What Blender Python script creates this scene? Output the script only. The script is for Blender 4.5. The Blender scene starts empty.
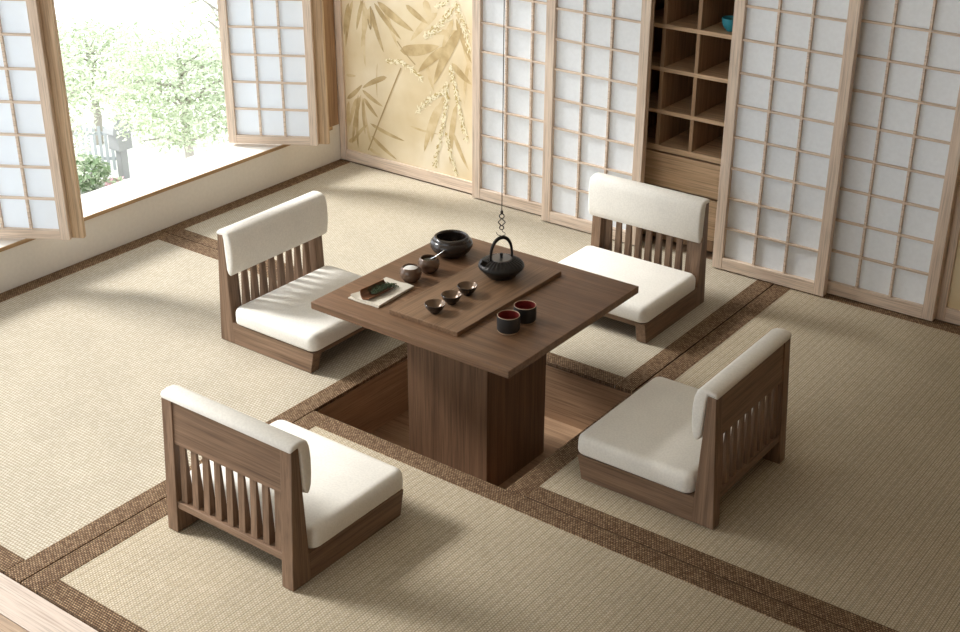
import bpy, bmesh, math, random
from mathutils import Vector, Matrix
random.seed(7)
S = bpy.context.scene
COL = S.collection
PI = math.pi

# ------------------------------------------------------------------ helpers
def lin(c):
    return tuple(((x/255)/12.92 if x/255 <= .04045 else ((x/255+.055)/1.055)**2.4) for x in c) + (1,)

def link(name, bm, mat=None, parent=None, loc=None, smooth=False, angle=None):
    me = bpy.data.meshes.new(name)
    bm.normal_update(); bm.to_mesh(me); bm.free()
    for m in (mat if isinstance(mat, (list, tuple)) else [mat] if mat else []):
        me.materials.append(m)
    if smooth:
        for p in me.polygons: p.use_smooth = True
        if angle:
            try: me.set_sharp_from_angle(angle=math.radians(angle))
            except Exception: pass
    o = bpy.data.objects.new(name, me); COL.objects.link(o)
    if parent: o.parent = parent
    if loc: o.location = loc
    return o

def tag(o, label, cat, group=None, kind=None):
    if label: o['label'] = label
    if cat: o['category'] = cat
    if group: o['group'] = group
    if kind: o['kind'] = kind
    return o

def thing(name, label, cat, loc=(0,0,0), rz=0, group=None):
    o = bpy.data.objects.new(name, None); COL.objects.link(o)
    o.empty_display_size = .05
    o.location = loc; o.rotation_euler = (0,0,rz)
    return tag(o, label, cat, group)

def struct(o):
    o['kind'] = 'structure'; return o

def copy_tree(o, parent=None):
    c = o.copy(); COL.objects.link(c); c.parent = parent
    for ch in list(o.children): copy_tree(ch, c)
    return c

def box(bm, x0, x1, y0, y1, z0, z1, bev=0, seg=2, mi=0):
    vs = [bm.verts.new((x,y,z)) for x in (x0,x1) for y in (y0,y1) for z in (z0,z1)]
    fs = [bm.faces.new([vs[i] for i in f]) for f in ((0,1,3,2),(4,6,7,5),(0,4,5,1),(2,3,7,6),(0,2,6,4),(1,5,7,3))]
    for f in fs: f.material_index = mi
    if bev:
        es = list({e for f in fs for e in f.edges})
        r = bmesh.ops.bevel(bm, geom=es, offset=bev, segments=seg, affect='EDGES', profile=.5)
        for f in r['faces']: f.material_index = mi
    return bm

def bx(*a, **k): return box(bmesh.new(), *a, **k)

def prism(bm, pts, a0, a1, axis='x', bev=0, seg=2):
    """closed 2-D polygon extruded along an axis; pts are the two other coordinates in order"""
    def P(a, p):
        return {'x': (a,p[0],p[1]), 'y': (p[0],a,p[1]), 'z': (p[0],p[1],a)}[axis]
    A = [bm.verts.new(P(a0,p)) for p in pts]; B = [bm.verts.new(P(a1,p)) for p in pts]
    n = len(pts); fs = [bm.faces.new(A), bm.faces.new(B[::-1])]
    for i in range(n):
        j = (i+1) % n; fs.append(bm.faces.new((A[j],A[i],B[i],B[j])))
    bmesh.ops.recalc_face_normals(bm, faces=fs)
    if bev:
        bmesh.ops.bevel(bm, geom=list({e for f in fs for e in f.edges}), offset=bev, segments=seg, affect='EDGES', profile=.5)
    return bm

def lathe(bm, prof, n=40, cx=0, cy=0, fn=None, mi=0):
    rings = []
    for k, (r, z) in enumerate(prof):
        if r < 1e-6: rings.append([bm.verts.new((cx,cy,z))])
        else:
            ring = []
            for i in range(n):
                a = 2*PI*i/n; rr, zz = (fn(k, i, r, z) if fn else (r, z))
                ring.append(bm.verts.new((cx+rr*math.cos(a), cy+rr*math.sin(a), zz)))
            rings.append(ring)
    for A, B in zip(rings, rings[1:]):
        for i in range(n):
            j = (i+1) % n
            if len(A) == 1 and len(B) == 1: continue
            f = (bm.faces.new((A[0],B[j],B[i])) if len(A) == 1 else
                 bm.faces.new((A[i],A[j],B[0])) if len(B) == 1 else
                 bm.faces.new((A[i],A[j],B[j],B[i])))
            f.material_index = mi
    return bm

def tube(bm, pts, r, n=8, closed=False):
    pts = [Vector(p) for p in pts]; m = len(pts)
    rs = r if isinstance(r, (list, tuple)) else [r]*m
    rings = []; up = None
    for i, p in enumerate(pts):
        a = pts[(i-1) % m] if (i or closed) else p
        b = pts[(i+1) % m] if (i < m-1 or closed) else p
        t = (b-a).normalized()
        if up is None: up = Vector((0,0,1)) if abs(t.z) < .9 else Vector((1,0,0))
        u = (up - t*up.dot(t)).normalized(); up = u; v = t.cross(u)
        rings.append([bm.verts.new(p + (u*math.cos(2*PI*k/n) + v*math.sin(2*PI*k/n))*rs[i]) for k in range(n)])
    for i in range(m if closed else m-1):
        A, B = rings[i], rings[(i+1) % m]
        for k in range(n):
            bm.faces.new((A[k],A[(k+1)%n],B[(k+1)%n],B[k]))
    if not closed:
        bm.faces.new(rings[0][::-1]); bm.faces.new(rings[-1])
    return bm

# ------------------------------------------------------------------ materials
def new_mat(name):
    m = bpy.data.materials.new(name); m.use_nodes = True
    nt = m.node_tree; b = nt.nodes['Principled BSDF']
    return m, nt, b
def N(nt, t, **k):
    n = nt.nodes.new(t)
    for a, v in k.items(): setattr(n, a, v)
    return n
def mixc(nt, fac, a, b, blend='MIX'):
    m = N(nt, 'ShaderNodeMix', data_type='RGBA', blend_type=blend)
    for s, v in ((m.inputs[0], fac), (m.inputs[6], a), (m.inputs[7], b)):
        if hasattr(v, 'links') or isinstance(v, bpy.types.NodeSocket): nt.links.new(v, s)
        else: s.default_value = v
    return m.outputs[2]
def ramp(nt, src, stops):
    r = N(nt, 'ShaderNodeValToRGB'); e = r.color_ramp.elements
    while len(e) < len(stops): e.new(.5)
    for el, (p, c) in zip(e, stops): el.position = p; el.color = c
    nt.links.new(src, r.inputs[0]); return r.outputs[0]
def g(v): return (v,v,v,1)
def plain(name, c, rough=.6, metal=0, spec=.4):
    m, nt, b = new_mat(name)
    b.inputs['Base Color'].default_value = lin(c); b.inputs['Roughness'].default_value = rough
    b.inputs['Metallic'].default_value = metal; b.inputs['Specular IOR Level'].default_value = spec
    tc = N(nt, 'ShaderNodeTexCoord'); no = N(nt, 'ShaderNodeTexNoise'); no.inputs['Scale'].default_value = 60
    nt.links.new(tc.outputs['Object'], no.inputs['Vector'])
    d = tuple(x*.965 for x in lin(c)[:3])+(1,)
    nt.links.new(mixc(nt, ramp(nt, no.outputs[0], [(.35,g(0)),(.65,g(1))]), d, lin(c)), b.inputs['Base Color'])
    return m
def wood(name, light, dark, axis='x', rough=.5, grain=1.0, spec=.35):
    m, nt, b = new_mat(name)
    tc = N(nt, 'ShaderNodeTexCoord'); oi = N(nt, 'ShaderNodeObjectInfo')
    mp = N(nt, 'ShaderNodeMapping'); s = {'x': (2.2,46,46), 'y': (46,2.2,46), 'z': (46,46,2.2)}[axis]
    mp.inputs['Scale'].default_value = [v*grain for v in s]
    nt.links.new(tc.outputs['Object'], mp.inputs['Vector'])
    off = N(nt, 'ShaderNodeVectorMath', operation='SCALE'); cx = N(nt, 'ShaderNodeCombineXYZ')
    for i in range(3): nt.links.new(oi.outputs['Random'], cx.inputs[i])
    nt.links.new(cx.outputs[0], off.inputs[0]); off.inputs['Scale'].default_value = 37
    nt.links.new(off.outputs[0], mp.inputs['Location'])
    n1 = N(nt, 'ShaderNodeTexNoise'); n1.inputs['Scale'].default_value = 1; n1.inputs['Detail'].default_value = 6; n1.inputs['Roughness'].default_value = .62; n1.inputs['Distortion'].default_value = .35
    nt.links.new(mp.outputs[0], n1.inputs['Vector'])
    mp2 = N(nt, 'ShaderNodeMapping'); mp2.inputs['Scale'].default_value = [v*grain*(4.5 if v > 10 else 2.2) for v in s]
    nt.links.new(tc.outputs['Object'], mp2.inputs['Vector'])
    n2 = N(nt, 'ShaderNodeTexNoise'); n2.inputs['Scale'].default_value = 1; n2.inputs['Detail'].default_value = 3
    nt.links.new(mp2.outputs[0], n2.inputs['Vector'])
    c1 = ramp(nt, n1.outputs[0], [(.30,lin(dark)),(.50,tuple((a+b_)/2 for a,b_ in zip(lin(dark),lin(light)))),(.70,lin(light))])
    pore = ramp(nt, n2.outputs[0], [(.34,g(.62)),(.52,g(1))])
    col = mixc(nt, .8, c1, pore, 'MULTIPLY')
    nt.links.new(col, b.inputs['Base Color'])
    b.inputs['Roughness'].default_value = rough; b.inputs['Specular IOR Level'].default_value = spec
    bp = N(nt, 'ShaderNodeBump'); bp.inputs['Strength'].default_value = .12; bp.inputs['Distance'].default_value = .001
    nt.links.new(n2.outputs[0], bp.inputs['Height']); nt.links.new(bp.outputs[0], b.inputs['Normal'])
    return m
def weave(name, c1, c2, mortar, row, brick, along='x', gap=.16, bump=.5, rib=0, ribdark=.8):
    """woven rush: rows of short strands; `along` is the direction the rows run"""
    m, nt, b = new_mat(name)
    tc = N(nt, 'ShaderNodeTexCoord'); mp = N(nt, 'ShaderNodeMapping')
    if along == 'y': mp.inputs['Rotation'].default_value = (0,0,PI/2)
    nt.links.new(tc.outputs['Object'], mp.inputs['Vector'])
    br = N(nt, 'ShaderNodeTexBrick'); br.offset = .5
    br.inputs['Color1'].default_value = lin(c1); br.inputs['Color2'].default_value = lin(c2); br.inputs['Mortar'].default_value = lin(mortar)
    br.inputs['Scale'].default_value = 1; br.inputs['Mortar Size'].default_value = row*gap; br.inputs['Mortar Smooth'].default_value = 1
    br.inputs['Brick Width'].default_value = brick; br.inputs['Row Height'].default_value = row
    nt.links.new(mp.outputs[0], br.inputs['Vector'])
    no = N(nt, 'ShaderNodeTexNoise'); no.inputs['Scale'].default_value = 5; no.inputs['Detail'].default_value = 5
    nt.links.new(tc.outputs['Object'], no.inputs['Vector'])
    col = mixc(nt, .35, br.outputs[0], ramp(nt, no.outputs[0], [(.3,g(.78)),(.7,g(1.0))]), 'MULTIPLY')
    if rib:
        sp = N(nt, 'ShaderNodeSeparateXYZ'); nt.links.new(mp.outputs[0], sp.inputs[0])
        w = N(nt, 'ShaderNodeMath', operation='PINGPONG'); w.inputs[1].default_value = rib/2
        nt.links.new(sp.outputs[1], w.inputs[0])
        dv = N(nt, 'ShaderNodeMath', operation='DIVIDE'); dv.inputs[1].default_value = rib/2; nt.links.new(w.outputs[0], dv.inputs[0])
        col = mixc(nt, 1, col, ramp(nt, dv.outputs[0], [(0,g(ribdark)),(.13,g(1))]), 'MULTIPLY')
    nt.links.new(col, b.inputs['Base Color'])
    b.inputs['Roughness'].default_value = .75; b.inputs['Specular IOR Level'].default_value = .2
    bp = N(nt, 'ShaderNodeBump'); bp.inputs['Strength'].default_value = bump; bp.inputs['Distance'].default_value = .003; bp.invert = True
    nt.links.new(br.outputs['Fac'], bp.inputs['Height']); nt.links.new(bp.outputs[0], b.inputs['Normal'])
    return m
def cloth(name, c, scale=420, rough=.85):
    m, nt, b = new_mat(name)
    tc = N(nt, 'ShaderNodeTexCoord'); n1 = N(nt, 'ShaderNodeTexNoise'); n1.inputs['Scale'].default_value = scale*.35; n1.inputs['Detail'].default_value = 4
    n2 = N(nt, 'ShaderNodeTexNoise'); n2.inputs['Scale'].default_value = 9; n2.inputs['Detail'].default_value = 4
    for n in (n1, n2): nt.links.new(tc.outputs['Object'], n.inputs['Vector'])
    d = tuple(x*.93 for x in lin(c)[:3])+(1,)
    col = mixc(nt, ramp(nt, n1.outputs[0], [(.38,g(0)),(.6,g(1))]), d, lin(c))
    col = mixc(nt, .5, col, ramp(nt, n2.outputs[0], [(.3,g(.9)),(.7,g(1))]), 'MULTIPLY')
    nt.links.new(col, b.inputs['Base Color']); b.inputs['Roughness'].default_value = rough
    b.inputs['Specular IOR Level'].default_value = .15; b.inputs['Sheen Weight'].default_value = .15
    bp = N(nt, 'ShaderNodeBump'); bp.inputs['Strength'].default_value = .25; bp.inputs['Distance'].default_value = .001
    nt.links.new(n1.outputs[0], bp.inputs['Height']); nt.links.new(bp.outputs[0], b.inputs['Normal'])
    return m
def translucent(name, c, amount, rough=.8, noise=30):
    m, nt, b = new_mat(name)
    out = nt.nodes['Material Output']
    tc = N(nt, 'ShaderNodeTexCoord'); n1 = N(nt, 'ShaderNodeTexNoise'); n1.inputs['Scale'].default_value = noise; n1.inputs['Detail'].default_value = 5
    nt.links.new(tc.outputs['Object'], n1.inputs['Vector'])
    d = tuple(x*.97 for x in lin(c)[:3])+(1,)
    col = mixc(nt, n1.outputs[0], d, lin(c))
    b.inputs['Roughness'].default_value = rough; b.inputs['Specular IOR Level'].default_value = .2
    nt.links.new(col, b.inputs['Base Color'])
    t = N(nt, 'ShaderNodeBsdfTranslucent'); nt.links.new(col, t.inputs[0])
    mx = N(nt, 'ShaderNodeMixShader'); mx.inputs[0].default_value = amount
    nt.links.new(b.outputs[0], mx.inputs[1]); nt.links.new(t.outputs[0], mx.inputs[2]); nt.links.new(mx.outputs[0], out.inputs[0])
    return m
SKY, SUN, SUN_ANGLE, SUN_AZ, SUN_EL, EXPOSURE = 1.55, 3.8, 15, 15, 37, 0.67
OAK_L, OAK_D = (228,210,192), (206,184,164)
oak_x, oak_y, oak_z = (wood('oak_'+a, OAK_L, OAK_D, a, .5) for a in 'xyz')
tan_z = wood('tan_oak_z', (212,186,154), (180,150,118), 'z', .5)
tan_x = wood('tan_oak_x', (196,166,128), (160,128,92), 'x', .5)
tan_y = wood('tan_oak_y', (196,166,128), (160,128,92), 'y', .5)
wal_x, wal_y, wal_z = (wood('walnut_'+a, (146,119,97), (108,84,65), a, .5) for a in 'xyz')
tab_x = wood('table_walnut_x', (130,99,75), (102,76,55), 'x', .42)
tab_z = wood('table_walnut_z', (120,92,70), (90,66,49), 'z', .45)
brd_y = wood('board_walnut_y', (142,112,86), (112,86,64), 'y', .45)
cab_x = wood('cabinet_oak_x', (222,192,158), (190,158,124), 'x', .5)
cab_z = wood('cabinet_oak_z', (178,146,114), (146,116,88), 'z', .5)
pit_x = wood('pit_oak_x', (180,148,118), (146,116,90), 'x', .5)
pit_y = wood('pit_oak_y', (180,148,118), (146,116,90), 'y', .5)
strip_x = wood('strip_oak_x', (202,187,174), (180,163,149), 'x', .5)
plank_x = wood('plank_oak_x', (176,152,128), (150,124,100), 'x', .5)
tat_x = weave('tatami_rush_x', (205,197,180), (191,182,163), (144,131,110), .0118, .0115, 'x', .2, .5)
tat_y = weave('tatami_rush_y', (207,199,182), (194,185,166), (152,140,118), .0105, .0115, 'y', .2, .5)
tat_yr = weave('tatami_rush_ribbed_y', (208,197,176), (192,180,156), (150,134,108), .0085, .0095, 'y', .22, .5, rib=.027, ribdark=.55)
bor_x = weave('border_weave_x', (178,149,116), (126,97,70), (60,42,30), .0078, .0092, 'x', .3, .9)
bor_y = weave('border_weave_y', (178,149,116), (126,97,70), (60,42,30), .0078, .0092, 'y', .3, .9)
linen = cloth('cream_linen', (238,235,227))
plaster = plain('white_plaster', (232,228,220), .8)
paper = plain('shoji_paper', (236,241,246), .8, spec=.2)
paper_t = translucent('backlit_paper', (238,243,248), .35)
iron = plain('cast_iron', (44,41,39), .38, .6)
lidgrey = plain('pewter_lid', (120,116,112), .3, .8)
glaze = plain('dark_glaze', (46,38,33), .22, 0, .6)
brownglaze = plain('brown_glaze', (104,82,66), .22, .15, .6)
cupblack = plain('black_cup', (40,38,37), .5)
cupred = plain('oxblood_glaze', (112,38,36), .35)
cuprim = plain('cup_rim', (176,150,124), .45)
teabowl_in = plain('teabowl_glaze', (112,90,70), .2, .3, .6)
salt = plain('white_salt', (226,224,220), .9)
teadark = plain('dark_leaves', (66,60,46), .9)
steel = plain('polished_steel', (225,225,225), .2, .9)
napkin_m = cloth('napkin_linen', (204,197,182), 600)
bamboo = wood('bamboo_scoop', (132,90,62), (98,62,42), 'y', .4)
tea_green = plain('tea_leaf', (62,74,48), .8)
teal = plain('teal_glaze', (52,140,158), .3)
wire_m = plain('blackened_wire', (58,54,50), .45, .5)

def mural_ground():
    m, nt, b = new_mat('gold_painted_paper')
    tc = N(nt, 'ShaderNodeTexCoord'); n1 = N(nt, 'ShaderNodeTexNoise'); n1.inputs['Scale'].default_value = 2.6; n1.inputs['Detail'].default_value = 5
    nt.links.new(tc.outputs['Object'], n1.inputs['Vector'])
    nt.links.new(ramp(nt, n1.outputs[0], [(.32,lin((204,183,142))),(.5,lin((217,200,165))),(.68,lin((230,217,190)))]), b.inputs['Base Color'])
    b.inputs['Roughness'].default_value = .6
    return m
gold = mural_ground()
def wash(name, c1, c2):
    m, nt, b = new_mat(name)
    tc = N(nt, 'ShaderNodeTexCoord'); n1 = N(nt, 'ShaderNodeTexNoise'); n1.inputs['Scale'].default_value = 14; n1.inputs['Detail'].default_value = 4
    nt.links.new(tc.outputs['Object'], n1.inputs['Vector'])
    nt.links.new(ramp(nt, n1.outputs[0], [(.36,lin(c1)),(.64,lin(c2))]), b.inputs['Base Color']); b.inputs['Roughness'].default_value = .7
    return m
leaf_a = wash('leaf_wash_dark', (170,145,98), (200,178,134)); leaf_b = wash('leaf_wash_pale', (194,170,124), (214,195,156))
leaf_s = plain('stem_wash', (170,146,102), .7); grain_g = plain('grain_ivory', (236,226,194), .6); grain_d = plain('grain_ochre', (186,164,108), .7)

# ------------------------------------------------------------------ room shell
PX0, PX1, PY0, PY1 = 1.743, 2.587, -2.073, -1.269          # the sunken pit
FX1, FY0 = 5.6, -6.2
def build_room():
    bm = bmesh.new()
    box(bm, 0, PX0-.02, -3.32, .40, -.16, -.016); box(bm, PX1+.02, FX1, -3.32, .40, -.16, -.016)
    box(bm, PX0-.02, PX1+.02, -3.32, PY0-.02, -.16, -.016); box(bm, PX0-.02, PX1+.02, PY1+.02, .40, -.16, -.016)
    k = 0; y = -3.44
    while y > FY0:
        y1 = max(y-.13, FY0); box(bm, 0, FX1, y1+.001, y-.001, -.16, -.001, .0015, 1, 1); y = y1
    struct(link('floor', bm, [plank_x, plank_x]))
    struct(link('trim_1', bx(0, FX1, -3.439, -3.325, -.16, 0.0, .002), strip_x))
    bm = bmesh.new(); d = -.24; t = .02                       # pit lining
    box(bm, PX0-t, PX0, PY0-t, PY1+t, d, -.0155, 0, 1, 1); box(bm, PX1, PX1+t, PY0-t, PY1+t, d, -.0155, 0, 1, 1)
    box(bm, PX0, PX1, PY0-t, PY0, d, -.0155); box(bm, PX0, PX1, PY1, PY1+t, d, -.0155)
    box(bm, PX0-t, PX1+t, PY0-t, PY1+t, d-.03, d)
    struct(link('trim_2', bm, [pit_x, pit_y]))
    bm = bmesh.new(); W = -.23
    box(bm, W, 0, FY0, -.055, -3.6, .178)                       # low wall under the sill
    box(bm, W, 0, FY0, -.055, 2.3, 2.9); box(bm, W, 0, -.054, .42, -3.6, .195); box(bm, W, 0, -.054, .42, 2.291, 2.9); box(bm, W, -.004, -.002, .42, .195, 2.291); box(bm, W, 0, FY0, -4.4, .2, 2.3)
    struct(link('wall_left', bm, plaster))
    bm = bmesh.new(); box(bm, 0, FX1, .41, .50, -.16, 2.9); box(bm, 0, FX1, -.10, .405, 2.0, 2.9)
    struct(link('wall_back', bm, plaster))
    struct(link('wall_right', bx(FX1, FX1+.1, FY0, .5, -.16, 2.9), cab_z))  # unseen wall; its brown wood is put in to cut bounce light
    bm = bmesh.new(); box(bm, -.23, .3, FY0-.12, FY0, -.16, 2.9); box(bm, 3.2, FX1+.1, FY0-.12, FY0, -.16, 2.9); box(bm, .3, 3.2, FY0-.12, FY0, 2.3, 2.9)
    struct(link('wall_front', bm, plaster))  # unseen wall, added with its opening to limit the front sky fill
    struct(link('ceiling', bx(-.23, FX1+.1, FY0, .5, 2.9, 3.0), plaster))
    w = struct(link('window_1', bx(-.20, .004, -.105, -.003, .196, 2.29, .002), cab_z))   # jamb
    bm = bmesh.new(); box(bm, -.20, .003, -4.39, -.106, 2.25, 2.29, .002); link('window_head', bm, tan_y, w)
    link('window_jamb', bx(-.20, .003, -4.39, -4.34, .196, 2.249, .002), tan_z, w)
    link('window_sill', bx(-.235, -.001, -4.395, -.0555, .179, .195, .001), plaster, w)
    link('sill_edging', bx(0, .006, -4.395, -.0555, .179, .196, .001), tan_y, w)
    # dark sub frame beside the painted panel
build_room()

# ------------------------------------------------------------------ tatami
def tatami(x0, x1, y0, y1, mat, sides, label):
    g_ = .003; o = link('tatami_mat', bx(0, x1-x0-2*g_, 0, y1-y0-2*g_, -.015, -.0022, .002), mat, None, (x0+g_, y0+g_, 0))
    tag(o, label, 'tatami mat', 'tatami mats around the sunken pit')
    w = .076; X, Y = x1-x0-2*g_, y1-y0-2*g_; e = .0012; h = .0
    for s in sides:
        cutl = w if 'l' in sides else -e; cutr = X-w if 'r' in sides else X+e
        if s == 'l': b = bx(-e, w, -e, Y+(e if 'b' in sides else 0), -.0148, h, .0035); m = bor_y
        if s == 'r': b = bx(X-w, X+e, -e, Y+(e if 'b' in sides else 0), -.0148, h, .0035); m = bor_y
        if s == 'f': b = bx(cutl, cutr, -e, w, -.0148, h, .0035); m = bor_x
        if s == 'b': b = bx(cutl, cutr, Y-w, Y+e, -.0148, h, .0035); m = bor_x
        link('woven_border', b, m, o)
    return o
tatami(0, PX1, PY1, -.0, tat_y, 'lfr', 'tatami mat in the back corner under the painted panel and the rear seat')
tatami(0, PX0, -3.32, PY1, tat_x, 'lfrb', 'tatami mat along the low wall beneath the open window, holding the left seat')
tatami(PX0, FX1, -3.32, PY0, tat_yr, 'lfb', 'foreground tatami mat carrying the seat seen from behind')
tatami(PX1, FX1, PY0, -.0, tat_yr, 'lfb', 'tatami mat on the right in front of the right-hand shoji doors')

# ------------------------------------------------------------------ table
T = .42
def build_table():
    t = thing('low_table', 'square dark walnut low table standing on one thick post in the sunken pit', 'table', (2.164, -1.66, -.24))
    link('tabletop', bx(-.427, .415, -.393, .405, .24+T-.027, .24+T, .0025), tab_x, t)
    link('pedestal', bx(-.166, .186, -.192, .168, 0, .24+T-.0271, .002), tab_z, t)
build_table()

# ------------------------------------------------------------------ seats
def cushion_bm(w, y0, y1, z0, h, r=.03):
    bm = bx(-w/2, w/2, y0, y1, z0, z0+h)
    vert = [e for e in bm.edges if abs(e.verts[0].co.z-e.verts[1].co.z) > h*.9]
    bmesh.ops.bevel(bm, geom=vert, offset=.035, segments=5, affect='EDGES', profile=.5)
    top = [e for e in bm.edges if all(v.co.z > z0+h-.001 for v in e.verts)]
    bmesh.ops.bevel(bm, geom=top, offset=r, segments=5, affect='EDGES', profile=.55)
    bot = [e for e in bm.edges if all(v.co.z < z0+.001 for v in e.verts)]
    bmesh.ops.bevel(bm, geom=bot, offset=.012, segments=3, affect='EDGES', profile=.5)
    big = [f for f in bm.faces if f.normal.z > .99 and len(f.verts) > 8]
    return bm
def build_seat():
    t = thing('legless_chair', None, 'floor chair', (0,0,0), 0, 'legless floor chairs around the low table')
    th = .043; W = .258; HT = .455
    for s in (-1, 1):
        a, b = (-W, -W+th) if s < 0 else (W-th, W)
        link('back_post', prism(bmesh.new(), [(-.24,0),(-.162,0),(-.182,HT),(-.21,HT)], a, b, 'x', .002), wal_z, t)
        link('side_rail', prism(bmesh.new(), [(-.1628,0),(.244,0),(.262,.088),(-.167,.092)], a, b, 'x', .0015), wal_y, t)
    link('seat_board', bx(-W+th, W-th, -.19, .248, .064, .086, .001), wal_x, t)
    prof = lambda z: (-.24+.03*z/HT, -.162-.02*z/HT)
    def slab(z0, z1, i0, i1, x0, x1):
        b0, f0 = prof(z0); b1, f1 = prof(z1)
        return prism(bmesh.new(), [(b0+i0,z0),(f0-i1,z0),(f1-i1,z1),(b1+i0,z1)], x0, x1, 'x', .0012)
    link('back_panel', slab(.308, HT, .004, .004, -W+th, W-th), wal_x, t)
    link('bottom_rail', slab(.086, .108, .004, .03, -W+th, W-th), wal_x, t)
    for k in range(9):
        x = -.192 + k*.048
        link('slat', slab(.108, .308, .012, .026, x-.0125, x+.0125), wal_z, t)
    link('seat_cushion', cushion_bm(.530, -.158, .272, .0925, .070), linen, t, None, True, 70)
    P = [(-.2125,.452),(-.2135,.463),(-.206,.471),(-.185,.4745),(-.160,.472),(-.145,.462),(-.1375,.440),(-.134,.405),(-.135,.355),(-.140,.318),(-.147,.299),(-.156,.293),(-.165,.299),(-.1725,.316),(-.1795,.440),(-.183,.4555)]
    bm = prism(bmesh.new(), P, -W-.003, W+.003, 'x')
    ends = [e for e in bm.edges if abs(abs(e.verts[0].co.x)-W-.003) < 1e-5 and abs(e.verts[0].co.x-e.verts[1].co.x) < 1e-5]
    bmesh.ops.bevel(bm, geom=ends, offset=.0085, segments=3, affect='EDGES', profile=.5)
    link('back_cushion', bm, linen, t, None, True, 70)
    return t
seat = build_seat()
for i, (x, y, rz, sx, lab) in enumerate((
    (2.146, -2.637, 0, 1.03, 'cream cushioned legless wooden chair in the foreground, its slatted back turned to the viewer'),
    (1.302, -1.613, -PI/2, 1.035, 'cream cushioned legless wooden chair by the window side, left of the table, facing it'),
    (2.168, -.662, PI, 1.02, 'cream cushioned legless wooden chair farthest back, before the open shelf cabinet'),
    (2.996, -1.618, PI/2, 1.0, 'cream cushioned legless wooden chair on the right, side-on with its back to the right'))):
    o = seat if i == 0 else copy_tree(seat)
    o.location = (x, y, .0002); o.rotation_euler = (0,0,rz); o.scale = (sx,1,1); o['label'] = lab

# ------------------------------------------------------------------ on the table
BT = T+.016
tag(link('serving_board', bx(-.146, .146, -.309, .309, 0, .016, .0015), brd_y, None, (2.160, -1.652, T)),
    'long rectangular walnut serving board lying across the middle of the tabletop', 'board')

def kettle():
    k = thing('kettle', 'flat black cast iron kettle with hoop handle on the serving board', 'kettle', (2.155, -1.506, BT), math.radians(64))
    prof = [(0,0),(.046,0),(.05,.003),(.066,.02),(.080,.034),(.0835,.041),(.081,.048),(.074,.0535),(.066,.0575),(.058,.061),(.050,.0645),(.043,.067),(.039,.068),(.039,.065),(0,.065)]
    def ribs(i, a, r, z):
        if 6 < i < 12 and a % 4 < 2: return r, z+.0022
        return r, z
    link('body', lathe(bmesh.new(), prof, 120, fn=ribs), iron, k, None, True, 50)
    lid = link('lid', lathe(bmesh.new(), [(0,.0655),(.0375,.0655),(.0385,.068),(.037,.0705),(0,.0715)], 48), lidgrey, k, None, True, 50)
    lid['label'] = 'grey metal lid'
    link('knob', lathe(bmesh.new(), [(0,.071),(.0055,.071),(.0048,.078),(.0065,.083),(.0055,.088),(0,.0895)], 20), iron, lid, None, True, 50)
    pts = []
    for i in range(25):
        a = PI*i/24; pts.append((-.043*math.cos(a)*(1 if i < 12 else 1), 0, .066+.082*math.sin(a)**.75))
    bm = tube(bmesh.new(), pts, [.0042+.0026*math.sin(PI*i/24) for i in range(25)], 10)
    link('handle', bm, iron, k, None, True, 50)
    sp = tube(bmesh.new(), [(-.052,.004,.050),(-.066,.006,.058),(-.080,.008,.067)], [.013,.011,.009], 12)
    link('spout', sp, iron, k, None, True, 50)
kettle()
def hook():
    h = thing('hanging_kettle_hook', 'thin black wire with a small link chain hanging above the kettle', 'hook', (2.155, -1.506, 0))
    link('wire', tube(bmesh.new(), [(0,0,2.9),(0,0,.685)], .0015, 8), wire_m, h)
    link('bead', lathe(bmesh.new(), [(0,.672),(.004,.674),(.0055,.680),(.004,.686),(0,.688)], 16), wire_m, h, None, True)
    def ring(zc, r, rz, sx=1):
        p = [(sx*r*math.cos(2*PI*i/20)*math.cos(rz), sx*r*math.cos(2*PI*i/20)*math.sin(rz), zc+r*math.sin(2*PI*i/20)) for i in range(20)]
        return tube(bmesh.new(), p, .0019, 6, True)
    link('chain_ring', ring(.665, .0085, .6), wire_m, h, None, True)
    q = [(.0, 0, .656),(.013*.8,.013*.6,.642),(0,0,.628),(-.013*.8,-.013*.6,.642)]
    q = [tuple(a+(c-a)*s/4 for a, c in zip(q[i], q[(i+1)%4])) for i in range(4) for s in range(4)]
    link('diamond_link', tube(bmesh.new(), q, .0019, 6, True), wire_m, h)
    link('chain_ring', ring(.6215, .0075, .6), wire_m, h, None, True)
    link('hook_end', tube(bmesh.new(), [(0,0,.614),(.003,.002,.607),(.0095,.0071,.601),(.0105,.0079,.594),(0,0,.5895),(-.011,-.0082,.594),(-.015,-.011,.603)], .0014, 8), wire_m, h, None, True)
hook()

def tea_bowl():
    t = thing('tea_bowl', None, 'tea bowl', (0,0,0), 0, 'three small tea bowls on the board')
    out = [(0,0),(.0155,0),(.0165,.003),(.025,.0115),(.0315,.021),(.0352,.033)]; inn = [(.0335,.0332),(.028,.0235),(.019,.0145),(.010,.0095),(0,.008)]
    link('bowl', lathe(bmesh.new(), out+[(.0342,.0338)], 36), glaze, t, None, True, 60)
    link('glazed_inside', lathe(bmesh.new(), [(.0342,.0338)]+inn, 36), teabowl_in, t, None, True, 60)
    return t
tb = tea_bowl()
for i, (x, y, l) in enumerate(((2.152,-1.884,'small flared dark tea bowl at the near end of the row, farthest from the kettle'),
                               (2.153,-1.794,'small flared dark tea bowl in the middle of the row of three'),
                               (2.152,-1.703,'small flared dark tea bowl nearest the kettle in the row of three'))):
    o = tb if i == 0 else copy_tree(tb); o.location = (x, y, BT); o['label'] = l; o.rotation_euler = (0,0,i*1.1)
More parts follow.
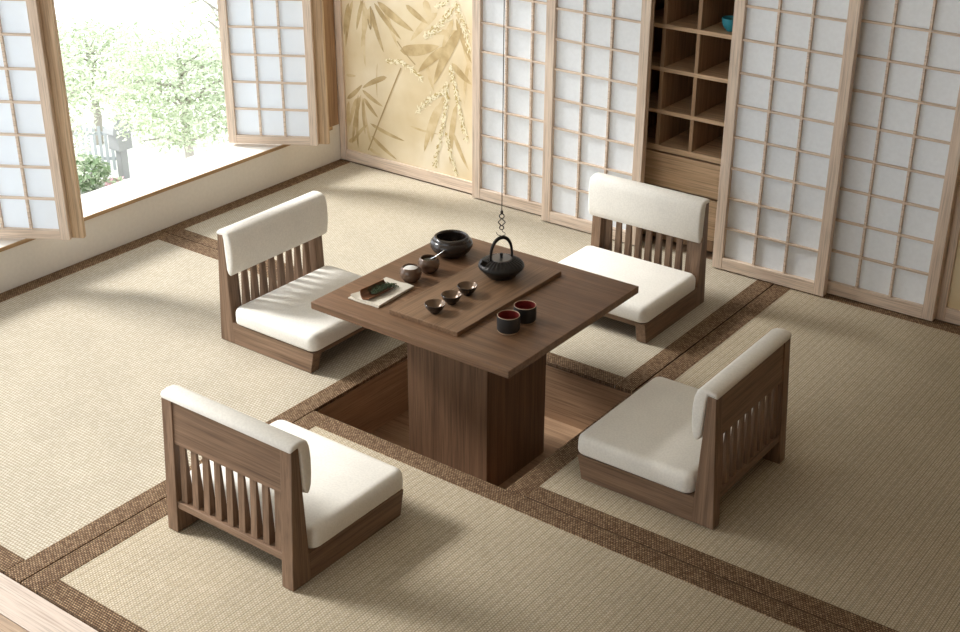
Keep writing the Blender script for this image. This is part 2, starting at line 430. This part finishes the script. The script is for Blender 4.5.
def cup():
    t = thing('tea_cup', None, 'cup', (0,0,0), 0, 'black cups with red insides')
    link('foot_ring', lathe(bmesh.new(), [(0,0),(.034,0),(.0365,.002),(.0365,.005),(0,.005)], 40), cuprim, t, None, True, 40)
    link('body', lathe(bmesh.new(), [(0,.0045),(.0355,.0045),(.0385,.010),(.039,.03),(.0382,.056),(.0378,.0578)], 44), cupblack, t, None, True, 60)
    link('rim', lathe(bmesh.new(), [(.0378,.0578),(.0374,.0592),(.0362,.0594),(.0355,.058)], 44), cuprim, t, None, True)
    r = link('inside', lathe(bmesh.new(), [(.0355,.058),(.0352,.03),(.032,.013),(.02,.010),(0,.0095)], 44), cupred, t, None, True, 60)
    r['label'] = 'oxblood red glazed inside'
    return t
cu = cup()
for i, (x, y, l) in enumerate(((2.413,-1.822,'black tea cup with red inside nearer the table corner'),
                               (2.413,-1.727,'black tea cup with red inside standing behind the other, closer to the kettle'))):
    o = cu if i == 0 else copy_tree(cu); o.location = (x, y, T); o['label'] = l
b = thing('ash_bowl', 'large round black glazed bowl with wide mouth at the far left table edge', 'bowl', (1.871, -1.43, T))
link('bowl', lathe(bmesh.new(), [(0,.001),(.044,0),(.052,.004),(.070,.02),(.0795,.036),(.0805,.045),(.077,.055),(.0705,.0615),(.0685,.0615),(.068,.0635),(.066,.070),(.0605,.0745),(.056,.0745),(.053,.071),(.052,.064),(.06,.050),(.058,.038),(.0,.036)], 56), glaze, b, None, True, 40)
def jar(x, y, lab, fill, fm, h):
    t = thing('spice_pot', lab, 'pot', (x, y, T), 0, 'pair of small round brown pots')
    link('pot', lathe(bmesh.new(), [(0,0),(.022,0),(.0255,.003),(.036,.016),(.0398,.030),(.0385,.042),(.032,.053),(.0295,.0555),(.0275,.0548),(.029,.048),(.033,.038),(.032,.02),(0,.012)], 44), brownglaze, t, None, True, 50)
    c = link(fill, lathe(bmesh.new(), [(.0322,h-.008),(.022,h-.001),(.010,h+.0025),(0,h+.003)], 32), fm, t, None, True)
    return t
jar(1.902,-1.708,'small round brown glazed pot of white salt, nearest the napkin','white_salt',salt,.052)
jar(1.903,-1.606,'small round brown glazed pot of dark tea with a spoon, beside the big black bowl','loose_tea',teadark,.046)
sp = tag(link('tea_spoon', tube(bmesh.new(), [(0,0,0),(.018,.012,.014),(.040,.027,.034),(.046,.031,.040)], [.0045,.0022,.0018,.0024], 8), steel, None, (1.905,-1.606,T+.045), True),
    'thin silver spoon leaning in the pot of dark tea', 'spoon')
# napkin, scoop and tea
n = thing('napkin', 'folded off-white linen napkin under the tea scoop near the left table corner', 'napkin', (1.890,-1.855,T), math.radians(2))
def sheet(x0,x1,y0,y1,z,th,seed,curl):
    rn = random.Random(seed); bm = bmesh.new(); nx, ny = 12, 16; top = []; bot = []
    for j in range(ny+1):
        for i in range(nx+1):
            u, v = i/nx, j/ny; x = x0+(x1-x0)*u; y = y0+(y1-y0)*v
            dz = .0012*math.sin(9*u+4*v+seed) + curl*max(0,.22-u)*max(0,.3-v)*30*.02
            top.append(bm.verts.new((x,y,z+th+dz+.001))); bot.append(bm.verts.new((x,y,max(0.0003,z+dz*.8))))
    q = nx+1
    for j in range(ny):
        for i in range(nx):
            a = j*q+i
            bm.faces.new((top[a],top[a+1],top[a+1+q],top[a+q])); bm.faces.new((bot[a],bot[a+q],bot[a+1+q],bot[a+1]))
    def side(idx):
        for a, c in zip(idx, idx[1:]): bm.faces.new((top[a],bot[a],bot[c],top[c]))
    side([i for i in range(q)]); side([ny*q+i for i in range(q)][::-1]); side([j*q for j in range(ny+1)][::-1]); side([j*q+nx for j in range(ny+1)])
    bmesh.ops.recalc_face_normals(bm, faces=bm.faces)
    return bm
link('under_fold', sheet(-.068,.064,-.100,.100,.0005,.003,1,0), napkin_m, n, None, True, 60)
link('upper_fold', sheet(-.060,.065,-.095,.102,.0048,.004,3,.25), napkin_m, n, None, True, 60)
sc = thing('tea_scoop', 'brown bamboo half-tube tea scoop lying on the napkin', 'tea scoop', (1.897,-1.868,T+.0106), math.radians(-4))
bm = bmesh.new(); R_ = .031; A = []
for yy in (-.082,-.06,-.02,.02,.05):
    row = []
    for i in range(15):
        a = PI*(1.04+ .68*i/14); sh = .012*(abs(i-8)/8) if yy < -.07 else (-.004*abs(i-8)/8 if yy > .04 else 0)
        for rr in (R_, R_-.0035): row.append(bm.verts.new((rr*math.cos(a), yy+sh, rr*math.sin(a)+R_+.0004)))
    A.append(row)
for P_, Q_ in zip(A, A[1:]):
    for i in range(14):
        bm.faces.new((P_[2*i],Q_[2*i],Q_[2*i+2],P_[2*i+2])); bm.faces.new((P_[2*i+1],P_[2*i+3],Q_[2*i+3],Q_[2*i+1]))
    for i in (0,14): bm.faces.new((P_[2*i],P_[2*i+1],Q_[2*i+1],Q_[2*i]))
for P_ in (A[0],A[-1]):
    for i in range(14): bm.faces.new((P_[2*i],P_[2*i+1],P_[2*i+3],P_[2*i+2]))
bmesh.ops.recalc_face_normals(bm, faces=bm.faces)
link('half_tube', bm, bamboo, sc, None, True, 40)
rn = random.Random(3); bm = bmesh.new()
for k in range(620):
    y = rn.uniform(-.04,.075); x = rn.gauss(-.002,.0105); x = max(-.024,min(.018,x)); hh = .013*max(0,1-(x/.025)**2)*min(1,(y+.05)/.03)
    z0 = R_-math.sqrt(max(0,(R_-.0035)**2-x*x))+.001
    if y > .05: z0 = 0; hh *= .6
    c = Vector((x,y,z0+.001+rn.uniform(0,hh))); d = Vector((rn.uniform(-1,1),rn.uniform(-1,1),rn.uniform(-.25,.6))).normalized()*rn.uniform(.004,.008)
    tube(bm, [c-d*.5, c+Vector((0,0,.001)), c+d*.5], [.0006,.0012,.0005], 5)
tag(link('tea_leaves', bm, tea_green, None, (1.897,-1.868,T+.0136)), 'heap of dark green loose tea leaves in the bamboo scoop', 'tea leaves', None, 'stuff')
bpy.data.objects['tea_leaves'].rotation_euler = (0,0,math.radians(-4))

# ------------------------------------------------------------------ sliding doors
def shoji(x0, W, yf, lab, H=1.95, n=3, name='shoji_door'):
    t = thing(name, lab, 'sliding door', (x0, yf, .0045), 0, 'sliding paper doors along the back wall')
    sw, th = .047, .034; bz = .054
    bm = bmesh.new(); box(bm, 0, sw, 0, th, 0, H, .002); link('stile', bm, oak_z, t)
    link('stile', bx(W-sw, W, 0, th, 0, H, .002), oak_z, t)
    link('bottom_rail', bx(sw, W-sw, .001, th-.001, 0, bz, .0015), oak_x, t)
    link('top_rail', bx(sw, W-sw, .001, th-.001, H-bz, H, .0015), oak_x, t)
    bm = bmesh.new(); p = (W-2*sw)/n
    for i in range(1, n): box(bm, sw+i*p-.0045, sw+i*p+.0045, .008, .022, bz, H-bz)
    k = 1
    while bz+k*.1385 < H-bz-.03:
        z = bz+k*.1385; box(bm, sw, W-sw, .007, .021, z-.004, z+.004); k += 1
    link('lattice', bm, oak_x, t)
    link('paper', bx(sw-.003, W-sw+.003, .0215, .0225, bz-.003, H-bz+.003), paper, t)
    return t
shoji(.921, .529, -.040, 'shoji paper door directly right of the painted bamboo panel, partly behind the next door')
shoji(1.372, .533, -.0865, 'shoji paper door in front, just left of the open shelf cabinet')
shoji(2.289, .526, -.0865, 'shoji paper door in front, just right of the open shelf cabinet')
shoji(2.741, .527, -.040, 'shaded shoji paper door at the far right, beside the brown painted panel edge')
shoji(3.80, .53, -.0865, None) if False else None

def petal(bm, pts, w, z, mi, seg=10, asym=1.0):
    """leaf-shaped flat brush stroke in the X-Z plane at depth z (negative = nearer the room)"""
    P = [Vector((p[0], 0, p[1])) for p in pts]
    if len(P) == 2: 
        d = P[1]-P[0]; mid = (P[0]+P[1])/2 + Vector((d.z,0,-d.x))*.06; P = [P[0], mid, P[1]]
    L = []; R = []
    for i in range(seg+1):
        t = i/seg*(len(P)-1); k = min(int(t), len(P)-2); f = t-k
        if len(P) == 3:
            s = i/seg; c = P[0]*(1-s)**2 + P[1]*2*s*(1-s) + P[2]*s*s; dd = (P[1]-P[0])*(1-s)+(P[2]-P[1])*s
        else: c = P[k].lerp(P[k+1], f); dd = P[k+1]-P[k]
        n_ = Vector((dd.z,0,-dd.x)).normalized(); s = i/seg
        ww = w*.58*(math.sin(PI*s**.7)**.62 if mi != 2 else 1)+.0004
        L.append(bm.verts.new((c+n_*ww)[:1] + (z,) + ((c+n_*ww).z,))); R.append(bm.verts.new(((c-n_*ww).x, z, (c-n_*ww).z)))
    for i in range(seg):
        f = bm.faces.new((L[i],R[i],R[i+1],L[i+1])); f.material_index = mi
        if f.normal.y > 0: f.normal_flip()
MURAL = [
('a', 0.0189, (0.123, 0.871), (0.062, 0.617)),
('b', 0.0204, (0.204, 0.874), (0.193, 0.535)),
('a', 0.0247, (0.241, 0.856), (0.321, 0.634)),
('a', 0.0233, (0.267, 0.875), (0.438, 0.717)),
('a', 0.0349, (0.288, 0.886), (0.521, 0.77)),
('b', 0.0233, (0.241, 0.856), (0.166, 0.601)),
('a', 0.0262, (0.473, 0.896), (0.612, 0.822)),
('a', 0.0495, (0.43, 0.66), (0.68, 0.722)),
('a', 0.0465, (0.817, 0.83), (0.643, 0.521)),
('a', 0.0378, (0.733, 0.724), (0.546, 0.569)),
('b', 0.032, (0.672, 0.885), (0.499, 0.719)),
('b', 0.0233, (0.591, 0.788), (0.864, 0.822)),
('a', 0.0291, (0.758, 0.649), (0.88, 0.563)),
('b', 0.0233, (0.779, 0.916), (0.878, 0.808)),
('a', 0.0204, (0.036, 0.342), (0.167, 0.437)),
('a', 0.0233, (0.337, 0.507), (0.168, 0.42)),
('a', 0.0204, (0.167, 0.408), (0.305, 0.345)),
('a', 0.0204, (0.155, 0.381), (0.083, 0.098)),
('a', 0.0175, (0.172, 0.367), (0.176, 0.169)),
('a', 0.0204, (0.176, 0.368), (0.268, 0.279)),
('a', 0.0175, (0.214, 0.237), (0.445, 0.187)),
('a', 0.0189, (0.22, 0.169), (0.391, 0.072)),
('b', 0.0204, (0.125, 0.358), (0.065, 0.187)),
('b', 0.0145, (0.049, 0.471), (0.125, 0.477)),
('b', 0.0204, (0.029, 0.104), (0.131, 0.155)),
('b', 0.0175, (0.202, 0.095), (0.278, 0.076)),
('s', 0.0058, (0.433, 0.571), (0.344, 0.398), (0.194, 0.085)),
('s', 0.0044, (0.411, 0.705), (0.527, 0.603)),
('b', 0.0073, (0.276, 0.569), (0.268, 0.384)),
('s', 0.0058, (0.221, 0.789), (0.248, 0.663), (0.241, 0.856)),
('b', 0.0349, (0.68, 0.427), (0.575, 0.156)),
('b', 0.0087, (0.482, 0.276), (0.674, 0.269)),
('b', 0.0291, (0.786, 0.446), (0.743, 0.123)),
('b', 0.0175, (0.864, 0.683), (0.835, 0.455)),
('b', 0.0378, (0.594, 0.936), (0.632, 0.849)),
('g', 0.0175, (0.33, 0.591), (0.434, 0.602), (0.516, 0.569), (0.566, 0.54)),
('g', 0.0378, (0.586, 0.745), (0.691, 0.834), (0.785, 0.939)),
('g', 0.0291, (0.525, 0.353), (0.626, 0.449), (0.711, 0.497)),
('g', 0.0233, (0.731, 0.549), (0.715, 0.384), (0.647, 0.099)),
('g', 0.0204, (0.748, 0.64), (0.786, 0.495), (0.848, 0.279)),
('g', 0.0262, (0.721, 0.286), (0.744, 0.191), (0.784, 0.064)),
('g', 0.032, (0.789, 0.947), (0.836, 0.848), (0.864, 0.729)),
('g', 0.0145, (0.653, 0.913), (0.731, 0.939)),
('b', 0.0291, (0.173, 0.878), (0.282, 0.733)),
('a', 0.0204, (0.096, 0.852), (0.055, 0.682)),
('b', 0.0233, (0.33, 0.884), (0.416, 0.673)),
('a', 0.0204, (0.194, 0.881), (0.143, 0.721)),
('b', 0.0262, (0.769, 0.869), (0.688, 0.638)),
('a', 0.0233, (0.788, 0.871), (0.88, 0.669)),
('b', 0.0204, (0.589, 0.653), (0.646, 0.486)),
('b', 0.0233, (0.826, 0.816), (0.876, 0.622)),
('a', 0.0175, (0.137, 0.377), (0.123, 0.079)),
('b', 0.0175, (0.16, 0.381), (0.224, 0.1)),
('a', 0.0145, (0.192, 0.224), (0.079, 0.106)),
('b', 0.0204, (0.069, 0.331), (0.032, 0.149)),
('b', 0.0262, (0.716, 0.482), (0.622, 0.216)),
('b', 0.0204, (0.765, 0.295), (0.864, 0.116))]
def mural_panel(x0, W, lab, strokes, seed, H=1.95):
    t = thing('painted_panel', lab, 'painted panel', (x0, 0, .0005), 0, 'gold painted panels in the back wall')
    sw, th = .044, .034; bz = .062
    link('stile', bx(0, sw, 0, th, 0, H, .002), oak_z, t); link('stile', bx(W-sw, W, 0, th, 0, H, .002), oak_z, t)
    link('bottom_rail', bx(sw, W-sw, .001, th-.001, 0, bz, .0015), oak_x, t); link('top_rail', bx(sw, W-sw, .001, th-.001, H-bz, H, .0015), oak_x, t)
    pic = link('painted_sheet', bx(sw-.003, W-sw+.003, .012, .016, bz-.003, H-bz+.003), gold, t)
    rn = random.Random(seed); bm = bmesh.new(); zz = .0117; st = list(strokes)
    if not st or True:
        for c in range(5 if st else 9):                         # more bamboo sprays higher up the sheet
            cx = rn.uniform(.1, W-.1); cz = rn.uniform(1.05 if strokes else .25, 1.8)
            for q in range(7):
                a = rn.uniform(-2.6,-.5); l = rn.uniform(.14,.26)
                st.append((rn.choice('aab'), rn.uniform(.018,.036), (cx,cz), (cx+l*math.cos(a), cz+l*math.sin(a))))
    order = {'b':0,'a':1,'s':2,'g':3}
    for tone, w, *pts in sorted(st, key=lambda s: order[s[0]]):
        pts = [(min(max(p[0]-(x0 if strokes and p[1] < .99 else 0), sw+.01), W-sw-.01), min(max(p[1], bz+.012), H-bz-.012)) for p in pts]
        zz -= .000012
        if tone == 'g':
            segs = list(zip(pts, pts[1:])); tot = sum(math.dist(a, b) for a, b in segs)
            for a, c in segs:
                for q in range(int(math.dist(a, c)*620)+3):
                    s = rn.random(); px = a[0]+(c[0]-a[0])*s; pz = a[1]+(c[1]-a[1])*s
                    ang = math.atan2(c[1]-a[1], c[0]-a[0])+rn.gauss(0,.5); ll = rn.uniform(.010,.022)
                    ox, oz = rn.gauss(0,w*.24), rn.gauss(0,w*.24)
                    petal(bm, [(px+ox,pz+oz),(px+ox+ll*math.cos(ang),pz+oz+ll*math.sin(ang))], rn.uniform(.0028,.0052), zz-.00001-rn.random()*.0001, 3 if rn.random() < .66 else 4, 4)
        else: petal(bm, pts, w, zz, {'a':0,'b':1,'s':2}[tone])
    link('painted_leaves', bm, [leaf_a, leaf_b, leaf_s, grain_g, grain_d], pic)
    return t
mural_panel(0.0025, .935, 'gold panel painted with bamboo leaves and grass heads beside the window corner', MURAL, 11)
mural_panel(3.258, .93, 'dim gold painted panel cut by the right picture edge beside the last shoji door', [], 5)

# ------------------------------------------------------------------ cabinet
def cabinet():
    x0, x1, y0, y1, H = 1.58, 2.70, .05, .36, 1.95
    t = thing('shelf_cabinet', 'oak cubbyhole shelf cabinet standing open between the middle shoji doors', 'cabinet', (0, y0, .0))
    D = y1-y0
    bm = bmesh.new(); box(bm, x0, x0+.02, 0, D, 0, H, .001); box(bm, x1-.02, x1, 0, D, 0, H, .001); box(bm, x0, x1, D-.008, D, 0, H)
    box(bm, x0, x1, 0, D, H-.02, H, .001); box(bm, x0+.02, x1-.02, .02, D, 0, .05)
    link('case', bm, cab_z, t)
    z = [.43, .603, .795, .986, 1.16, 1.33, 1.51, 1.69]
    for k, q in enumerate(z): link('shelf', bx(x0+.02, x1-.02, 0, D-.008, q, q+(.026 if k == 0 else .018), .001), cab_x, t)
    xs = [1.57, 1.735, 1.90, 2.067, 2.234, 2.40, 2.567]
    for x in xs[1:]: link('divider', bx(x-.009, x+.009, .002, D-.008, .4565, H-.0205, .001), cab_z, t)
    link('cabinet_door', bx(x0+.022, x1-.022, .004, .022, .262, .420, .001), cab_x, t)
    link('drawer_front', bx(x0+.022, x1-.022, .004, .022, .060, .252, .001), cab_x, t)
cabinet()
tb2 = thing('teal_bowl', 'small teal glazed bowl on the cabinet shelf, half hidden by the shoji door', 'bowl', (2.183, .115, 1.0045)); tb2.scale = (.84,.84,.9)
link('bowl', lathe(bmesh.new(), [(0,0),(.02,0),(.021,.005),(.036,.018),(.045,.04),(.047,.062),(.0455,.0625),(.043,.04),(.033,.02),(0,.009)], 36), teal, tb2, None, True, 50)

# ------------------------------------------------------------------ pivoting window screens
def screen(x, y, lab):
    W, H = .462, 2.02
    t = thing('window_screen', lab, 'window screen', (x, y, .2105), math.radians(31.5), 'pivoting paper screens in the window')
    sw, th, bz = .042, .027, .042
    link('stile', bx(-sw, 0, 0, th, 0, H, .002), oak_z, t); link('stile', bx(-W, -W+sw, 0, th, 0, H, .002), oak_z, t)
    link('bottom_rail', bx(-W+sw, -sw, .001, th-.001, 0, bz, .0015), oak_x, t); link('top_rail', bx(-W+sw, -sw, .001, th-.001, H-bz, H, .0015), oak_x, t)
    bm = bmesh.new(); p = (W-2*sw)/3
    for i in (1,2): box(bm, -W+sw+i*p-.005, -W+sw+i*p+.005, .007, .02, bz, H-bz)
    k = 1
    while bz+k*.1385 < H-bz-.03:
        z = bz+k*.1385; box(bm, -W+sw, -sw, .006, .019, z-.0045, z+.0045); k += 1
    link('lattice', bm, oak_x, t)
    link('paper', bx(-W+sw-.002, -sw+.002, .0195, .0205, bz-.002, H-bz+.002), paper_t, t)
    bm = bmesh.new()
    box(bm, -sw+.004, .052, th+.0005, .052, .0, H, .002); box(bm, -W, -W+sw, th+.0005, .05, .0, H, .002)
    box(bm, -W+sw, -sw+.004, th+.0005, .05, .0, bz); box(bm, -W+sw, -sw+.004, th+.0005, .05, H-bz, H)
    link('back_frame', bm, tan_z, t)
    return t
screen(.19, -.366, 'paper window screen turned inward near the room corner, right of the garden view')
screen(.198, -1.906, 'paper window screen turned inward at the upper left, left of the garden view')

# ------------------------------------------------------------------ garden outside
GZ = -3.22
washout_white = plain('washout_white_ground', (236,234,228), .9)  # invented near-white ground colour, standing in for the blown-out view outside
gm, gnt, gb = new_mat('lawn_and_gravel')
struct(link('garden_ground', bx(-60, -.24, -40, 60, GZ-.2, GZ), washout_white))
leafm = [translucent('leaf_pale_green', (204,212,188), .35), translucent('leaf_mid_green', (164,176,146), .35), translucent('leaf_white_green', (216,222,204), .4)]  # leaf colours paled to carry the garden's washed-out haze
bark = plain('grey_bark', (166,160,152), .9)
pinkm = translucent('pink_petal', (232,190,200), .3)
def foliage(bm, c, r, n, size, rn, layers=0, hollow=.35):
    for k in range(n):
        while True:
            p = Vector((rn.uniform(-1,1), rn.uniform(-1,1), rn.uniform(-1,1)))
            if hollow < p.length < 1: break
        if layers: p.z = (round(p.z*layers)+rn.gauss(0,.13))/layers
        q = Vector((c[0]+p.x*r[0], c[1]+p.y*r[1], c[2]+p.z*r[2]))
        d = Vector((rn.gauss(0,1), rn.gauss(0,1), rn.gauss(-.2,.5))).normalized()
        e = d.cross(Vector((rn.gauss(0,.4), rn.gauss(0,.4), 1))).normalized(); s = size*rn.uniform(.6,1.3)
        vs = [bm.verts.new(q+v) for v in (-d*s, e*s*.42, d*s, -e*s*.42)]
        f = bm.faces.new(vs); f.material_index = rn.choice((0,0,0,1,2,2))
def tree(name, x, y, c, r, n, size, lab, seed, layers=0, mats=leafm):
    rn = random.Random(seed); t = thing(name, lab, 'tree', (x, y, GZ), 0, 'trees in the garden outside the window')
    zc = c-GZ; bm = bmesh.new()
    tube(bm, [(0,0,0),(.03,.02,zc*.35),(-.02,.03,zc*.7),(.02,0,zc),(0,0,zc+r[2]*.7)], [.07,.055,.045,.03,.008], 8)
    for k in range(16):
        a = rn.uniform(0,2*PI); z = zc+rn.uniform(-.8,.6)*r[2]; L = rn.uniform(.55,.95)
        tube(bm, [(0,0,z-.15),(r[0]*L*.5*math.cos(a), r[1]*L*.5*math.sin(a), z+.02),(r[0]*L*math.cos(a), r[1]*L*math.sin(a), z+rn.uniform(-.1,.15))], [.02,.012,.004], 6)
    link('trunk', bm, bark, t, None, True)
    bm = bmesh.new(); foliage(bm, (0,0,zc), r, n, size, rn, layers); link('foliage', bm, mats, t)
    return t
tree('garden_tree', -6.6, 4.55, -1.82, (1.0,.95,.66), 12000, .034, 'broad pale green tree filling the garden view beside the right screen', 1, 4)
tree('garden_tree', -8.2, 6.7, -1.55, (.6,.6,1.5), 2200, .045, 'tall thin sparse tree just left of the right window screen', 2, 6)
tree('garden_tree', -5.0, 1.8, -1.0, (.35,.32,.7), 1800, .03, 'pale drooping tree close to the left window screen', 3, 0)
tree('garden_tree', -9.2, 5.3, -2.15, (1.0,.9,.55), 7000, .042, 'low spreading pale tree farther off behind the lantern', 4, 4)
def bush(x, y, r, n, lab, seed, mats, name='garden_bush'):
    rn = random.Random(seed); bm = bmesh.new(); foliage(bm, (0,0,r*.72), (r,r,r*.72), n, .045, rn, 0, .5)
    t = thing(name, lab, 'bush', (x, y, GZ)); link('foliage', bm, mats, t)
    bm = bmesh.new()
    for k in range(5):
        a = k*1.25; tube(bm, [(0,0,0),(r*.4*math.cos(a),r*.4*math.sin(a),r*.9)], [.015,.006], 6)
    link('stems', bm, bark, t)
darkleaf = [translucent('bush_green', (140,160,124), .3), translucent('bush_grey_green', (166,180,150), .3), leafm[0]]
bush(-7.95, 4.12, .30, 900, 'rounded green bush left of the flowering shrub outside', 21, darkleaf)
bush(-7.5, 4.22, .15, 320, 'small pink flowering shrub in front of the pale fence outside', 22, [pinkm, pinkm, darkleaf[1]], 'flowering_bush')
white = plain('white_paint', (172,176,178), .7); greyroof = plain('grey_tile', (150,156,160), .7)
f = thing('garden_fence', 'pale slatted garden fence behind the bushes outside', 'fence', (-8.75, 4.42, GZ), math.radians(36))
for z in (.12,.44): link('rail', bx(-.1,.8,-.015,.015,z,z+.04,.003), white, f)
for k in range(11): link('picket', bx(k*.07-.02,k*.07+.02,-.03,-.016,.0,.56,.004), white, f)
l = thing('garden_lantern', 'grey roofed stone lantern standing by the pale fence outside', 'lantern', (-7.8, 4.57, GZ))
stone = plain('grey_stone', (150,150,150), .9)
link('post', bx(-.05,.05,-.05,.05,0,.42,.008), stone, l); link('light_box', bx(-.10,.10,-.10,.10,.42,.64,.008), stone, l)
bm = bmesh.new(); lathe(bm, [(0,.64),(.19,.64),(.17,.69),(.06,.80),(.03,.84),(0,.86)], 6); link('roof', bm, stone, l)

# ------------------------------------------------------------------ light, camera, view
w = bpy.data.worlds.new('sky'); S.world = w; w.use_nodes = True
bg = w.node_tree.nodes['Background']; bg.inputs[0].default_value = (.89,.95,1,1); bg.inputs[1].default_value = SKY
sd = bpy.data.lights.new('sun', 'SUN'); sd.energy = SUN; sd.angle = math.radians(SUN_ANGLE); sd.color = (1,.985,.955)
so = bpy.data.objects.new('sun', sd); COL.objects.link(so); so.location = (-6,-2,6)
d = Vector((math.cos(math.radians(SUN_AZ))*math.cos(math.radians(SUN_EL)), math.sin(math.radians(SUN_AZ))*math.cos(math.radians(SUN_EL)), -math.sin(math.radians(SUN_EL))))
so.rotation_euler = d.to_track_quat('-Z','Y').to_euler()
pd = bpy.data.lights.new('window_portal', 'AREA'); pd.shape = 'RECTANGLE'; pd.size = 4.3; pd.size_y = 2.1; pd.cycles.is_portal = True
po = bpy.data.objects.new('window_portal', pd); COL.objects.link(po); po.location = (-.1,-2.2,1.25); po.rotation_euler = Vector((1,0,0)).to_track_quat('-Z','Z').to_euler()
pd = bpy.data.lights.new('front_portal', 'AREA'); pd.shape = 'RECTANGLE'; pd.size = 2.9; pd.size_y = 2.3; pd.cycles.is_portal = True
po = bpy.data.objects.new('front_portal', pd); COL.objects.link(po); po.location = (1.75,-6.06,1.15); po.rotation_euler = Vector((0,1,0)).to_track_quat('-Z','Z').to_euler()

cd = bpy.data.cameras.new('camera'); cam = bpy.data.objects.new('camera', cd); COL.objects.link(cam)
f_px, pit, yaw, rol = 1329.3015, .455018, .6381355, .0036609
dv = Vector((-math.sin(yaw)*math.cos(pit), math.cos(yaw)*math.cos(pit), -math.sin(pit)))
r0 = Vector((math.cos(yaw), math.sin(yaw), 0)); u0 = r0.cross(dv)
r1 = r0*math.cos(rol)+u0*math.sin(rol); u1 = -r0*math.sin(rol)+u0*math.cos(rol)
M = Matrix((r1, u1, -dv)).transposed().to_4x4(); M.translation = (4.6824, -5.04, 2.4); cam.matrix_world = M
cd.sensor_fit = 'HORIZONTAL'; cd.sensor_width = 36; cd.lens = f_px*36/960; cd.clip_start = .05; cd.clip_end = 200
S.camera = cam
S.view_settings.view_transform = 'Standard'; S.view_settings.look = 'None'; S.view_settings.gamma = 1; S.view_settings.use_curve_mapping = False
S.view_settings.exposure = EXPOSURE
S.cycles.use_denoising = True
S.cycles.max_bounces = 8; S.cycles.diffuse_bounces = 6; S.cycles.sample_clamp_indirect = 8
